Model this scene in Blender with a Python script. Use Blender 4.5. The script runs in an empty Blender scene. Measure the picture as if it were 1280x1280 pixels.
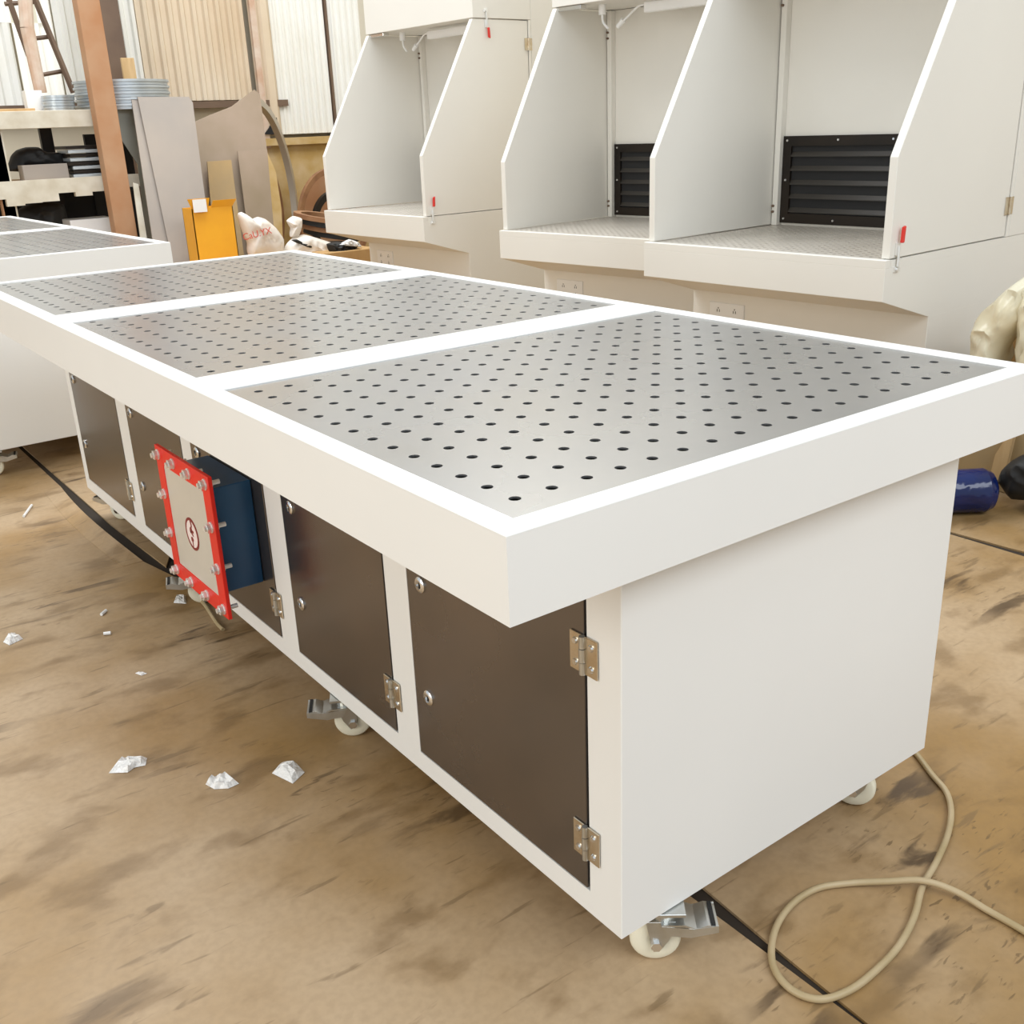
import bpy, bmesh, math, random
from mathutils import Vector, Matrix, Euler, noise as mnoise
random.seed(7)
scn = bpy.context.scene
COL = scn.collection

# ------------------------------------------------------------------ camera
H = 0.895                                   # height of the table top above the floor
CAM = Vector((-0.63926, -0.89264, 1.33877))
ROT = Euler((1.20962, 0.03823, -0.64318), 'XYZ')
FPX = 1285.59
cd = bpy.data.cameras.new('camera')
cd.sensor_fit = 'HORIZONTAL'; cd.sensor_width = 36.0; cd.lens = FPX * 36.0 / 1280.0
cd.clip_start = 0.02; cd.clip_end = 100
cam = bpy.data.objects.new('camera', cd); COL.objects.link(cam)
cam.location = CAM; cam.rotation_euler = ROT
scn.camera = cam
scn.view_settings.view_transform = 'Standard'
scn.view_settings.look = 'None'
scn.view_settings.exposure = 0.22
scn.view_settings.gamma = 1.0
scn.view_settings.use_curve_mapping = False
MROT = ROT.to_matrix()

# ------------------------------------------------------------------ light
w = bpy.data.worlds.new('world'); scn.world = w; w.use_nodes = True
bg = w.node_tree.nodes['Background']
bg.inputs[0].default_value = (0.86, 0.94, 1.0, 1); bg.inputs[1].default_value = 0.66

def area(name, loc, target, sx, sy, power, color):
    ld = bpy.data.lights.new(name, 'AREA'); ld.shape = 'RECTANGLE'
    ld.size = sx; ld.size_y = sy; ld.energy = power; ld.color = color
    o = bpy.data.objects.new(name, ld); COL.objects.link(o)
    o.location = loc
    o.rotation_euler = (Vector(target) - Vector(loc)).to_track_quat('-Z', 'Y').to_euler()
    return o
area('skylight_near', (1.5, -4.5, 5.2), (1.6, 1.5, 0.6), 6.0, 2.5, 215, (0.90, 0.95, 1.0))
area('warm_fill_left', (-6.0, 0.5, 2.6), (1.0, 1.5, 0.3), 4.0, 3.5, 160, (1.0, 0.94, 0.84))  # added warm fill for the long side and left floor, no real doorway
area('skylight_far', (2.0, 5.5, 6.0), (2.0, 5.0, 0.0), 7.0, 4.0, 420, (0.98, 0.99, 1.0))

# ------------------------------------------------------------------ helpers
def ray(px, py):
    return MROT @ Vector(((px - 640) / FPX, -(py - 640) / FPX, -1.0))
def at(px, py, Y):
    d = ray(px, py); t = (Y - CAM.y) / d.y; return CAM + d * t
def atx(px, py, X):
    d = ray(px, py); t = (X - CAM.x) / d.x; return CAM + d * t
def atz(px, py, Z=0.0):
    d = ray(px, py); t = (Z - CAM.z) / d.z; return CAM + d * t

MATS = {}
def mat(name, col, rough=0.5, metal=0.0, noise=None, nscale=5.0, nstretch=(1, 1, 1), bump=0.0,
        bscale=60.0, spec=0.5, trans=0.0, emit=None, estr=0.0, alpha=1.0, detail=4.0, ramp=(0.35, 0.7), rvar=0.0):
    m = bpy.data.materials.new(name); m.use_nodes = True
    nt = m.node_tree; b = nt.nodes['Principled BSDF']
    b.inputs['Base Color'].default_value = (*col, 1)
    b.inputs['Roughness'].default_value = rough
    b.inputs['Metallic'].default_value = metal
    b.inputs['Specular IOR Level'].default_value = spec
    b.inputs['Alpha'].default_value = alpha
    b.inputs['Transmission Weight'].default_value = trans
    if emit:
        b.inputs['Emission Color'].default_value = (*emit, 1); b.inputs['Emission Strength'].default_value = estr
    tc = nt.nodes.new('ShaderNodeTexCoord'); mp = nt.nodes.new('ShaderNodeMapping')
    mp.inputs['Scale'].default_value = nstretch
    nt.links.new(tc.outputs['Object'], mp.inputs['Vector'])
    n = nt.nodes.new('ShaderNodeTexNoise'); n.inputs['Scale'].default_value = nscale; n.inputs['Detail'].default_value = detail
    nt.links.new(mp.outputs[0], n.inputs['Vector'])
    c2 = noise if noise else tuple(min(1, c * 0.96) for c in col)
    r = nt.nodes.new('ShaderNodeValToRGB')
    r.color_ramp.elements[0].position = ramp[0]; r.color_ramp.elements[1].position = ramp[1]
    r.color_ramp.elements[0].color = (*col, 1); r.color_ramp.elements[1].color = (*c2, 1)
    nt.links.new(n.outputs['Fac'], r.inputs[0]); nt.links.new(r.outputs[0], b.inputs['Base Color'])
    if rvar:
        mr = nt.nodes.new('ShaderNodeMapRange'); mr.inputs[3].default_value = max(0, rough - rvar); mr.inputs[4].default_value = rough + rvar
        nt.links.new(n.outputs['Fac'], mr.inputs[0]); nt.links.new(mr.outputs[0], b.inputs['Roughness'])
    if bump:
        n2 = nt.nodes.new('ShaderNodeTexNoise'); n2.inputs['Scale'].default_value = bscale
        nt.links.new(mp.outputs[0], n2.inputs['Vector'])
        bp = nt.nodes.new('ShaderNodeBump'); bp.inputs['Strength'].default_value = bump; bp.inputs['Distance'].default_value = 0.01
        nt.links.new(n2.outputs['Fac'], bp.inputs['Height']); nt.links.new(bp.outputs[0], b.inputs['Normal'])
    MATS[name] = m
    return m

PAINT = mat('white_paint', (0.83, 0.82, 0.79), 0.42, nscale=1.5)
PAINT_B = mat('booth_paint', (0.81, 0.785, 0.725), 0.5, nscale=1.2)
STEEL_P = mat('perforated_steel', (0.44, 0.445, 0.455), 0.28, 0.85, noise=(0.37, 0.375, 0.385), nscale=3, nstretch=(1, 1, 1), rvar=0.08)
DOORM = mat('dark_sheet_steel', (0.17, 0.155, 0.145), 0.25, 0.85, noise=(0.24, 0.20, 0.17), nscale=2.6, detail=6, ramp=(0.3, 0.75), rvar=0.12)
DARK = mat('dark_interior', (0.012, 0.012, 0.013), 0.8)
CHROME = mat('chrome', (0.80, 0.80, 0.80), 0.16, 1.0)
ZINC = mat('zinc_plate', (0.62, 0.63, 0.62), 0.3, 0.9, noise=(0.5, 0.5, 0.46), nscale=25)
BRIGHTZ = mat('bright_zinc', (0.86, 0.86, 0.84), 0.28, 0.6)
BRASSY = mat('warm_steel', (0.62, 0.52, 0.38), 0.25, 0.95, noise=(0.72, 0.66, 0.55), nscale=30)
NYLON = mat('cream_nylon', (0.84, 0.80, 0.64), 0.38)
RED = mat('red_enamel', (0.80, 0.012, 0.003), 0.42, noise=(0.66, 0.02, 0.01), nscale=8)
BLUE = mat('blue_enamel', (0.012, 0.085, 0.20), 0.3, noise=(0.008, 0.06, 0.15), nscale=4)
GLASSP = mat('grey_window_plate', (0.60, 0.55, 0.47), 0.35, noise=(0.54, 0.50, 0.43), nscale=6)
EMB_R = mat('emblem_dark_red', (0.22, 0.012, 0.012), 0.5)
EMB_W = mat('emblem_pale', (0.85, 0.72, 0.68), 0.5)
BLACKM = mat('black_painted_metal', (0.010, 0.007, 0.005), 0.42, noise=(0.020, 0.013, 0.008), nscale=4, spec=0.3)
PLASTIC_W = mat('white_plastic', (0.85, 0.85, 0.84), 0.3)
REDGRIP = mat('red_grip', (0.70, 0.03, 0.02), 0.35)
CABLE = mat('cable_sheath', (0.48, 0.37, 0.22), 0.45, noise=(0.36, 0.27, 0.13), nscale=9)
ORANGEBOX = mat('orange_carton', (0.87, 0.42, 0.02), 0.45, noise=(0.80, 0.36, 0.02), nscale=5)
CARD = mat('cardboard', (0.55, 0.35, 0.15), 0.8, noise=(0.48, 0.29, 0.12), nscale=10)
RUST = mat('rusty_column', (0.40, 0.19, 0.085), 0.7, noise=(0.47, 0.29, 0.17), nscale=3)
BROWNM = mat('dark_brown_steel', (0.12, 0.075, 0.05), 0.6, noise=(0.17, 0.11, 0.07), nscale=3)
GREENST = mat('green_grey_steel', (0.33, 0.34, 0.30), 0.5, 0.3)  # greenish grey of the tapered sheet
LEAN = mat('grey_mill_steel', (0.31, 0.275, 0.245), 0.55, 0.1, noise=(0.36, 0.31, 0.265), nscale=2.2, rvar=0.1)
LEAN2 = mat('tan_mill_steel', (0.34, 0.26, 0.195), 0.55, 0.2, noise=(0.26, 0.20, 0.13), nscale=2.5)
GREY = mat('galvanised', (0.55, 0.60, 0.64), 0.35, 0.5, noise=(0.42, 0.47, 0.50), nscale=6)
PALE = mat('pale_rail_paint', (0.66, 0.62, 0.52), 0.7, noise=(0.52, 0.46, 0.35), nscale=7)
BLACKR = mat('black_rubber', (0.012, 0.012, 0.012), 0.6)
CORR_T = mat('tan_corrugated', (0.72, 0.62, 0.48), 0.6, noise=(0.62, 0.49, 0.34), nscale=1.2)
CORR_W = mat('white_corrugated', (0.84, 0.84, 0.80), 0.5, noise=(0.76, 0.74, 0.66), nscale=1.2)
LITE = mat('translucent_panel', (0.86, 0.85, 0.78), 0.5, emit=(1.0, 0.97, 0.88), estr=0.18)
OCHRE = mat('ochre_stained_wall', (0.50, 0.33, 0.11), 0.85, noise=(0.62, 0.47, 0.26), nscale=5, detail=8)
PIPEM = mat('rust_streaked_pipe', (0.55, 0.36, 0.25), 0.6, noise=(0.66, 0.55, 0.45), nscale=8)
OCHREB = mat('ochre_board', (0.40, 0.27, 0.12), 0.7, noise=(0.34, 0.24, 0.12), nscale=5)
WOOD = mat('wood', (0.60, 0.42, 0.22), 0.7, noise=(0.48, 0.31, 0.14), nscale=4, nstretch=(6, 6, 1))
BAGW = mat('white_bag_plastic', (0.84, 0.80, 0.74), 0.35, noise=(0.74, 0.66, 0.58), nscale=5, bump=0.5, bscale=14)
BAGT = mat('translucent_bag_plastic', (0.80, 0.75, 0.58), 0.22, noise=(0.72, 0.62, 0.40), nscale=4, bump=0.6, bscale=9)
SCRAP = mat('clear_scrap_plastic', (0.82, 0.80, 0.77), 0.2, bump=0.8, bscale=60)
BLUEP = mat('blue_wrap_plastic', (0.004, 0.016, 0.12), 0.14, noise=(0.002, 0.006, 0.04), nscale=4, bump=0.9, bscale=16)
REDINK = mat('red_ink', (0.65, 0.10, 0.07), 0.6)
RINGM = mat('brown_rusty_ring', (0.24, 0.11, 0.05), 0.6, noise=(0.38, 0.20, 0.09), nscale=6)
HOOPM = mat('pale_steel_hoop', (0.55, 0.50, 0.42), 0.4, 0.4)

def floor_material():
    m = bpy.data.materials.new('stained_brown_floor'); m.use_nodes = True
    nt = m.node_tree; N = nt.nodes; L = nt.links
    b = N['Principled BSDF']
    g = N.new('ShaderNodeNewGeometry')
    def noise(scale, st=(1, 1, 1), det=6, rot=0.0, dist=0.0):
        mp = N.new('ShaderNodeMapping'); mp.inputs['Scale'].default_value = st; mp.inputs['Rotation'].default_value = (0, 0, rot)
        L.new(g.outputs['Position'], mp.inputs['Vector'])
        n = N.new('ShaderNodeTexNoise'); n.inputs['Scale'].default_value = scale; n.inputs['Detail'].default_value = det
        n.inputs['Distortion'].default_value = dist
        L.new(mp.outputs[0], n.inputs['Vector']); return n.outputs['Fac']
    def ramp(f, p0, p1):
        r = N.new('ShaderNodeMapRange'); r.inputs[1].default_value = p0; r.inputs[2].default_value = p1
        r.interpolation_type = 'SMOOTHSTEP'
        L.new(f, r.inputs[0]); return r.outputs[0]
    def mix(f, a, c):
        x = N.new('ShaderNodeMix'); x.data_type = 'RGBA'
        L.new(f, x.inputs['Factor'])
        if isinstance(a, tuple): x.inputs['A'].default_value = (*a, 1)
        else: L.new(a, x.inputs['A'])
        if isinstance(c, tuple): x.inputs['B'].default_value = (*c, 1)
        else: L.new(c, x.inputs['B'])
        return x.outputs['Result']
    def mul(a, k):
        x = N.new('ShaderNodeMath'); x.operation = 'MULTIPLY'; L.new(a, x.inputs[0])
        if isinstance(k, (int, float)): x.inputs[1].default_value = k
        else: L.new(k, x.inputs[1])
        return x.outputs[0]
    c = mix(ramp(noise(1.3, det=5), 0.35, 0.66), (0.48, 0.345, 0.210), (0.31, 0.178, 0.055))
    c = mix(mul(ramp(noise(5.0, (1, 1.8, 1), 9, 0.5, 0.25), 0.50, 0.68), 0.55), c, (0.15, 0.078, 0.018))
    # streaky dark scuffs with shape of their own
    s1 = ramp(noise(5.0, (0.6, 2.6, 1), 10, 0.8, 0.5), 0.57, 0.65)
    s2 = ramp(noise(1.6, det=3), 0.48, 0.62)
    c = mix(mul(mul(s1, s2), 0.9), c, (0.055, 0.028, 0.010))
    c = mix(mul(ramp(noise(38.0, (0.5, 2.0, 1), 8, 0.6, 0.6), 0.60, 0.68), mul(s2, 0.6)), c, (0.08, 0.042, 0.014))
    c = mix(mul(ramp(noise(60.0, (1, 1, 1), 4), 0.3, 0.75), 0.16), c, (0.16, 0.10, 0.045))
    s3 = ramp(noise(11.0, (0.45, 3.2, 1), 8, -0.5, 0.5), 0.62, 0.69)
    c = mix(mul(s3, 0.5), c, (0.14, 0.085, 0.035))
    L.new(c, b.inputs['Base Color'])
    r = N.new('ShaderNodeMapRange'); r.inputs[3].default_value = 0.38; r.inputs[4].default_value = 0.66
    L.new(noise(2.2), r.inputs[0]); L.new(r.outputs[0], b.inputs['Roughness'])
    bp = N.new('ShaderNodeBump'); bp.inputs['Strength'].default_value = 0.25; bp.inputs['Distance'].default_value = 0.004
    L.new(noise(22, det=8), bp.inputs['Height']); L.new(bp.outputs[0], b.inputs['Normal'])
    return m
FLOORM = floor_material()

class MB:
    """collects geometry and links it as one mesh object"""
    def __init__(s): s.bm = bmesh.new()
    def box(s, x0, x1, y0, y1, z0, z1, bev=0.0, rot=None, about=None):
        b = bmesh.new(); bmesh.ops.create_cube(b, size=1.0)
        for v in b.verts:
            v.co = Vector(((x0 + x1) / 2 + v.co.x * (x1 - x0), (y0 + y1) / 2 + v.co.y * (y1 - y0), (z0 + z1) / 2 + v.co.z * (z1 - z0)))
        if bev:
            bmesh.ops.bevel(b, geom=b.edges[:], offset=bev, segments=1, affect='EDGES')
        return s._add(b, rot, about)
    def _add(s, b, rot=None, about=None):
        if rot is not None:
            bmesh.ops.rotate(b, verts=b.verts[:], cent=about or (0, 0, 0), matrix=rot)
        me = bpy.data.meshes.new('tmp'); b.to_mesh(me); b.free(); s.bm.from_mesh(me); bpy.data.meshes.remove(me)
        return s
    def prism(s, pts, vec, bev=0.0):
        """closed polygon (3D points) extruded along vec"""
        b = bmesh.new(); vec = Vector(vec)
        a = [b.verts.new(Vector(p)) for p in pts]; c = [b.verts.new(Vector(p) + vec) for p in pts]
        b.faces.new(a); b.faces.new(list(reversed(c)))
        n = len(pts)
        for i in range(n): b.faces.new((a[i], c[i], c[(i + 1) % n], a[(i + 1) % n]))
        bmesh.ops.recalc_face_normals(b, faces=b.faces[:])
        if bev: bmesh.ops.bevel(b, geom=b.edges[:], offset=bev, segments=1, affect='EDGES')
        return s._add(b)
    def cyl(s, p0, p1, r0, r1=None, n=16, cap=True):
        r1 = r0 if r1 is None else r1
        p0 = Vector(p0); p1 = Vector(p1); d = (p1 - p0)
        q = d.to_track_quat('Z', 'Y').to_matrix()
        b = bmesh.new(); a = []; c = []
        for i in range(n):
            t = 2 * math.pi * i / n; u = q @ Vector((math.cos(t), math.sin(t), 0))
            a.append(b.verts.new(p0 + u * r0)); c.append(b.verts.new(p1 + u * r1))
        for i in range(n): b.faces.new((a[i], a[(i + 1) % n], c[(i + 1) % n], c[i]))
        if cap: b.faces.new(list(reversed(a))); b.faces.new(c)
        return s._add(b)
    def ring(s, c, axis, prof, n=28, a0=0.0, a1=2 * math.pi):
        """profile [(radius, offset)] swept about axis through c"""
        c = Vector(c); q = Vector(axis).to_track_quat('Z', 'Y').to_matrix()
        b = bmesh.new(); full = abs(a1 - a0 - 2 * math.pi) < 1e-6
        rows = []
        for i in range(n + (0 if full else 1)):
            t = a0 + (a1 - a0) * i / n
            rows.append([b.verts.new(c + q @ Vector((r * math.cos(t), r * math.sin(t), h))) for r, h in prof])
        m = len(prof); k = len(rows)
        for i in range(k if full else k - 1):
            for j in range(m):
                b.faces.new((rows[i][j], rows[(i + 1) % k][j], rows[(i + 1) % k][(j + 1) % m], rows[i][(j + 1) % m]))
        if not full: b.faces.new(rows[0]); b.faces.new(list(reversed(rows[-1])))
        bmesh.ops.recalc_face_normals(b, faces=b.faces[:])
        return s._add(b)
    def tube(s, pts, r, n=8, smooth=3):
        P = [Vector(p) for p in pts]
        if smooth:
            Q = []
            for i in range(len(P) - 1):
                p0 = P[max(0, i - 1)]; p1 = P[i]; p2 = P[i + 1]; p3 = P[min(len(P) - 1, i + 2)]
                for k in range(smooth):
                    t = k / smooth
                    Q.append(0.5 * ((2 * p1) + (p2 - p0) * t + (2 * p0 - 5 * p1 + 4 * p2 - p3) * t * t + (3 * p1 - p0 - 3 * p2 + p3) * t ** 3))
            Q.append(P[-1]); P = Q
        b = bmesh.new(); rows = []; up = Vector((0, 0, 1))
        for i, p in enumerate(P):
            d = (P[min(i + 1, len(P) - 1)] - P[max(i - 1, 0)]).normalized()
            x = d.cross(up)
            if x.length < 1e-3: x = d.cross(Vector((1, 0, 0)))
            x.normalize(); y = x.cross(d)
            rows.append([b.verts.new(p + (x * math.cos(2 * math.pi * k / n) + y * math.sin(2 * math.pi * k / n)) * r) for k in range(n)])
        for i in range(len(rows) - 1):
            for k in range(n): b.faces.new((rows[i][k], rows[i][(k + 1) % n], rows[i + 1][(k + 1) % n], rows[i + 1][k]))
        b.faces.new(rows[0]); b.faces.new(list(reversed(rows[-1])))
        bmesh.ops.recalc_face_normals(b, faces=b.faces[:])
        return s._add(b)
    def pillow(s, outline, nrm, depth, rings=6, wob=0.12, seed=1):
        """inflate a closed outline (3D points) on both sides along nrm: bags, heaps"""
        nrm = Vector(nrm).normalized(); so = Vector((seed * 3.7, seed * 1.3, seed * 5.1))
        P = [Vector(p) for p in outline]; Q = []; k = len(P)
        for i in range(k):
            p0, p1, p2, p3 = P[i - 1], P[i], P[(i + 1) % k], P[(i + 2) % k]
            for t in (0.0, 0.25, 0.5, 0.75):
                q = 0.5 * ((2 * p1) + (p2 - p0) * t + (2 * p0 - 5 * p1 + 4 * p2 - p3) * t * t + (3 * p1 - p0 - 3 * p2 + p3) * t ** 3)
                Q.append(q * 0.5 + p1.lerp(p2, t) * 0.5)
        P = Q; c = sum(P, Vector()) / len(P); fr = 0.55 / depth
        b = bmesh.new(); n = len(P); rings = 10
        def disp(p, sgn):
            f1 = mnoise.noise(p * fr + so); f2 = abs(mnoise.noise(p * fr * 2.6 + so)) * 2 - 0.6
            return nrm * sgn * depth * wob * (1.6 * f1 - 1.5 * f2)
        edge = [b.verts.new(p) for p in P]
        for sgn in (1, -1):
            prev = edge
            for j in range(1, rings):
                t = 1 - j / rings; row = []
                for i in range(n):
                    q = c + (P[i] - c) * t + nrm * sgn * depth * (1 - t ** 2.6) ** 0.6
                    row.append(b.verts.new(q + disp(q, sgn) * min(1, (1 - t) * 4)))
                for i in range(n): b.faces.new((prev[i], prev[(i + 1) % n], row[(i + 1) % n], row[i]))
                prev = row
            q = c + nrm * sgn * depth; top = b.verts.new(q + disp(q, sgn))
            for i in range(n): b.faces.new((prev[i], prev[(i + 1) % n], top))
        bmesh.ops.recalc_face_normals(b, faces=b.faces[:])
        return s._add(b)
    def build(s, name, m, parent=None, smooth=False, mx=None):
        if mx is not None: s.bm.transform(mx)
        me = bpy.data.meshes.new(name); s.bm.to_mesh(me); s.bm.free()
        if smooth:
            for p in me.polygons: p.use_smooth = True
            try: me.set_sharp_from_angle(angle=math.radians(42))
            except Exception: pass
        me.materials.append(m)
        o = bpy.data.objects.new(name, me); COL.objects.link(o)
        if parent: o.parent = parent
        return o

def tag(o, label=None, cat=None, group=None, kind=None):
    if label: o['label'] = label
    if cat: o['category'] = cat
    if group: o['group'] = group
    if kind: o['kind'] = kind
    return o
def thing(name, label, cat, loc=(0, 0, 0), rz=0.0, group=None):
    o = bpy.data.objects.new(name, None); COL.objects.link(o)
    o.empty_display_size = 0.05
    o.location = loc; o.rotation_euler = (0, 0, rz)
    return tag(o, label, cat, group)
def copy_tree(o, parent=None):
    c = o.copy(); COL.objects.link(c)
    if parent: c.parent = parent
    for ch in [x for x in scn.objects if x.parent == o]: copy_tree(ch, c)
    return c

def plate_mesh(x0, x1, y0, y1, z, xs, ys, r, seg=12, wall=0.003):
    """perforated sheet with real holes at every (x, y)"""
    verts = []; faces = []
    def cell_edges(v, lo, hi):
        e = [lo if i == 0 else (v[i - 1] + v[i]) / 2 for i in range(len(v))]; return e + [hi]
    px = (xs[1] - xs[0]) / 2; py = (ys[1] - ys[0]) / 2
    ex = cell_edges(xs, xs[0] - px, xs[-1] + px); ey = cell_edges(ys, ys[0] - py, ys[-1] + py)
    ex[0] = max(ex[0], x0); ex[-1] = min(ex[-1], x1); ey[0] = max(ey[0], y0); ey[-1] = min(ey[-1], y1)
    def quad(a, b, c, d):
        k = len(verts); verts.extend([(a, c, z), (b, c, z), (b, d, z), (a, d, z)]); faces.append((k, k + 1, k + 2, k + 3))
    if ex[0] > x0: quad(x0, ex[0], y0, y1)
    if ex[-1] < x1: quad(ex[-1], x1, y0, y1)
    if ey[0] > y0: quad(ex[0], ex[-1], y0, ey[0])
    if ey[-1] < y1: quad(ex[0], ex[-1], ey[-1], y1)
    for i, cx in enumerate(xs):
        for j, cy in enumerate(ys):
            k = len(verts); a, b_, c, d_ = ex[i], ex[i + 1], ey[j], ey[j + 1]
            for t in range(seg):
                an = 2 * math.pi * (t + 0.5 * 0) / seg + math.pi / 4
                ca, sa = math.cos(an), math.sin(an)
                verts.append((cx + r * ca, cy + r * sa, z))
                m = max(abs(ca), abs(sa)); u, v = ca / m, sa / m
                X = cx + (u * (b_ - cx) if u > 0 else -u * (a - cx)); Y = cy + (v * (d_ - cy) if v > 0 else -v * (c - cy))
                verts.append((X, Y, z))
                if wall: verts.append((cx + r * ca, cy + r * sa, z - wall))
            st = 3 if wall else 2
            for t in range(seg):
                n = (t + 1) % seg
                faces.append((k + st * t, k + st * t + 1, k + st * n + 1, k + st * n))
                if wall: faces.append((k + st * t, k + st * n, k + st * n + 2, k + st * t + 2))
    me = bpy.data.meshes.new('perforated_plate'); me.from_pydata(verts, [], faces); me.update()
    return me
def mesh_obj(name, me, m, parent=None):
    if not me.materials: me.materials.append(m)
    o = bpy.data.objects.new(name, me); COL.objects.link(o); o.parent = parent
    return o

# ------------------------------------------------------------------ setting: floor
fb = MB().box(-7, 8, -6, 12, -0.20, -0.006).build('floor', mat('dark_joint', (0.03, 0.02, 0.012), 0.9)); tag(fb, kind='structure')
def sheet(pts, nm='floor_sheet'):
    o = MB().prism([(x, y, -0.0058) for x, y in pts], (0, 0, 0.0058)).build(nm, FLOORM, fb)
    return o
sheet([(-6.9, -5.9), (0.492, -5.9), (0.492, 1.9), (0.275, 2.25), (0.238, 2.45), (0.205, 2.9), (0.238, 3.50), (0.250, 6.0), (-6.9, 6.0)])
sheet([(0.498, -5.9), (2.405, -5.9), (2.405, 3.0), (0.60, 3.0), (0.535, 0.25), (0.514, 0.0), (0.4955, -0.28)])
sheet([(2.47, -5.9), (7.9, -5.9), (7.9, 3.0), (2.411, 3.0), (2.411, 1.05), (2.436, 0.62), (2.47, 0.3)])
sheet([(0.283, 2.35), (0.60, 3.006), (7.9, 3.006), (7.9, 11.9), (0.262, 11.9), (0.262, 3.60), (0.262, 2.9)])
sheet([(-6.9, 6.006), (0.250, 6.006), (0.250, 11.9), (-6.9, 11.9)])
# lifted, curling lip of the floor sheet beside the far end of the cabinet
lip = MB()
ys = [2.45 + i * 0.105 for i in range(11)]
for i in range(10):
    h0 = 0.022 * math.sin(math.pi * i / 10); h1 = 0.022 * math.sin(math.pi * (i + 1) / 10)
    lip.prism([(0.17 - h0, ys[i], 0.0), (0.238 - h0 * 1.4, ys[i], h0 + 0.0004), (0.238 - h1 * 1.4, ys[i + 1], h1 + 0.0004), (0.17 - h1, ys[i + 1], 0.0)], (0, 0, 0.001))
lip.build('curled_edge', FLOORM, fb)

# ------------------------------------------------------------------ casters
def caster(parent, x, y, ang, brake=True, top=0.108):
    """swivel caster: ang = direction the brake pedal points"""
    mx = Matrix.Translation((x, y, 0)) @ Matrix.Rotation(ang, 4, 'Z')
    c = MB().box(-0.036, 0.036, -0.03, 0.03, top - 0.004, top + 0.003, 0.001)
    c.cyl((0, 0, top - 0.020), (0, 0, top - 0.003), 0.022, n=20)
    c.box(-0.028, 0.020, -0.021, 0.021, top - 0.024, top - 0.019)
    for s in (-1, 1):
        yy = s * 0.020
        c.prism([(-0.030, yy - 0.0015, top - 0.02), (0.022, yy - 0.0015, top - 0.02), (0.010, yy - 0.0015, 0.050), (-0.006, yy - 0.0015, 0.026),
                 (-0.020, yy - 0.0015, 0.030), (-0.022, yy - 0.0015, 0.050)], (0, 0.003, 0), 0.0006)
    root = c.build('caster', ZINC, parent, mx=mx)
    wx = -0.012
    MB().ring((wx, 0, 0.0435), (0, 1, 0), [(0.010, -0.011), (0.018, -0.014), (0.038, -0.014), (0.0415, -0.011), (0.0435, -0.006), (0.0435, 0.006), (0.0415, 0.011), (0.038, 0.014), (0.018, 0.014), (0.010, 0.011)], 32).build('wheel', NYLON, root, True, mx)
    b = MB().cyl((wx, -0.0265, 0.040), (wx, 0.0265, 0.040), 0.0055, n=10)
    for s in (-1, 1): b.cyl((wx, s * 0.0215, 0.040), (wx, s * 0.0275, 0.040), 0.0095, n=6)
    b.build('axle_bolt', CHROME, root, mx=mx)
    if brake:
        p = MB()
        prof = [(-0.005, 0.088), (0.034, 0.088), (0.054, 0.080), (0.072, 0.087), (0.090, 0.084)]
        for i in range(4):
            (a0, z0), (a1, z1) = prof[i], prof[i + 1]
            p.prism([(a0, -0.029, z0), (a1, -0.029, z1), (a1, -0.029, z1 - 0.004), (a0, -0.029, z0 - 0.004)], (0, 0.058, 0))
        for s in (-1, 1):
            p.prism([(-0.004, s * 0.0285 - 0.001, 0.086), (0.050, s * 0.0285 - 0.001, 0.080), (0.090, s * 0.0285 - 0.001, 0.086), (0.090, s * 0.0285 - 0.001, 0.072), (0.045, s * 0.0285 - 0.001, 0.062), (0.010, s * 0.0285 - 0.001, 0.066)], (0, 0.002, 0))
        p.build('brake_pedal', ZINC, root, mx=mx)
        MB().box(0.078, 0.085, -0.027, 0.027, 0.0850, 0.0885).build('pedal_grip', BLACKR, root, mx=mx)
    return root

# ------------------------------------------------------------------ downdraft tables
LIPH = 0.118
def hinge(parent, x, y, z, s=1.0):
    """butt hinge on the -X face; y is the knuckle"""
    b = MB().box(x - 0.0035, x - 0.0005, y - 0.031, y - 0.002, z - 0.032, z + 0.032, 0.0008)
    b.box(x - 0.0035, x - 0.0005, y + 0.002, y + 0.031, z - 0.032, z + 0.032, 0.0008)
    o = b.build('hinge', BRASSY, parent)
    k = MB().cyl((x - 0.005, y, z - 0.032), (x - 0.005, y, z - 0.012), 0.0052, n=10)
    k.cyl((x - 0.005, y, z - 0.011), (x - 0.005, y, z + 0.011), 0.0057, n=10).cyl((x - 0.005, y, z + 0.012), (x - 0.005, y, z + 0.032), 0.0052, n=10)
    k.build('hinge_pin', ZINC, o, True)
    sc = MB()
    for dy in (-0.018, 0.018):
        for dz in (-0.018, 0.018): sc.cyl((x - 0.0032, y + dy, z + dz), (x - 0.0065, y + dy, z + dz), 0.0062, 0.0045, n=10)
    tag(sc.build('screw_heads', CHROME, o, True), kind='stuff')
    return o
def cam_lock(parent, x, y, z):
    b = MB().ring((x, y, z), (-1, 0, 0), [(0.0, 0.0), (0.016, 0.0), (0.016, 0.003), (0.0125, 0.006), (0.0085, 0.006), (0.0085, 0.003), (0.0, 0.003)], 18)
    o = b.build('cam_lock', CHROME, parent, True)
    MB().box(x - 0.0042, x - 0.0032, y - 0.0018, y + 0.0018, z - 0.007, z + 0.007).build('key_slot', BLACKR, o)
    return o

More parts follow.
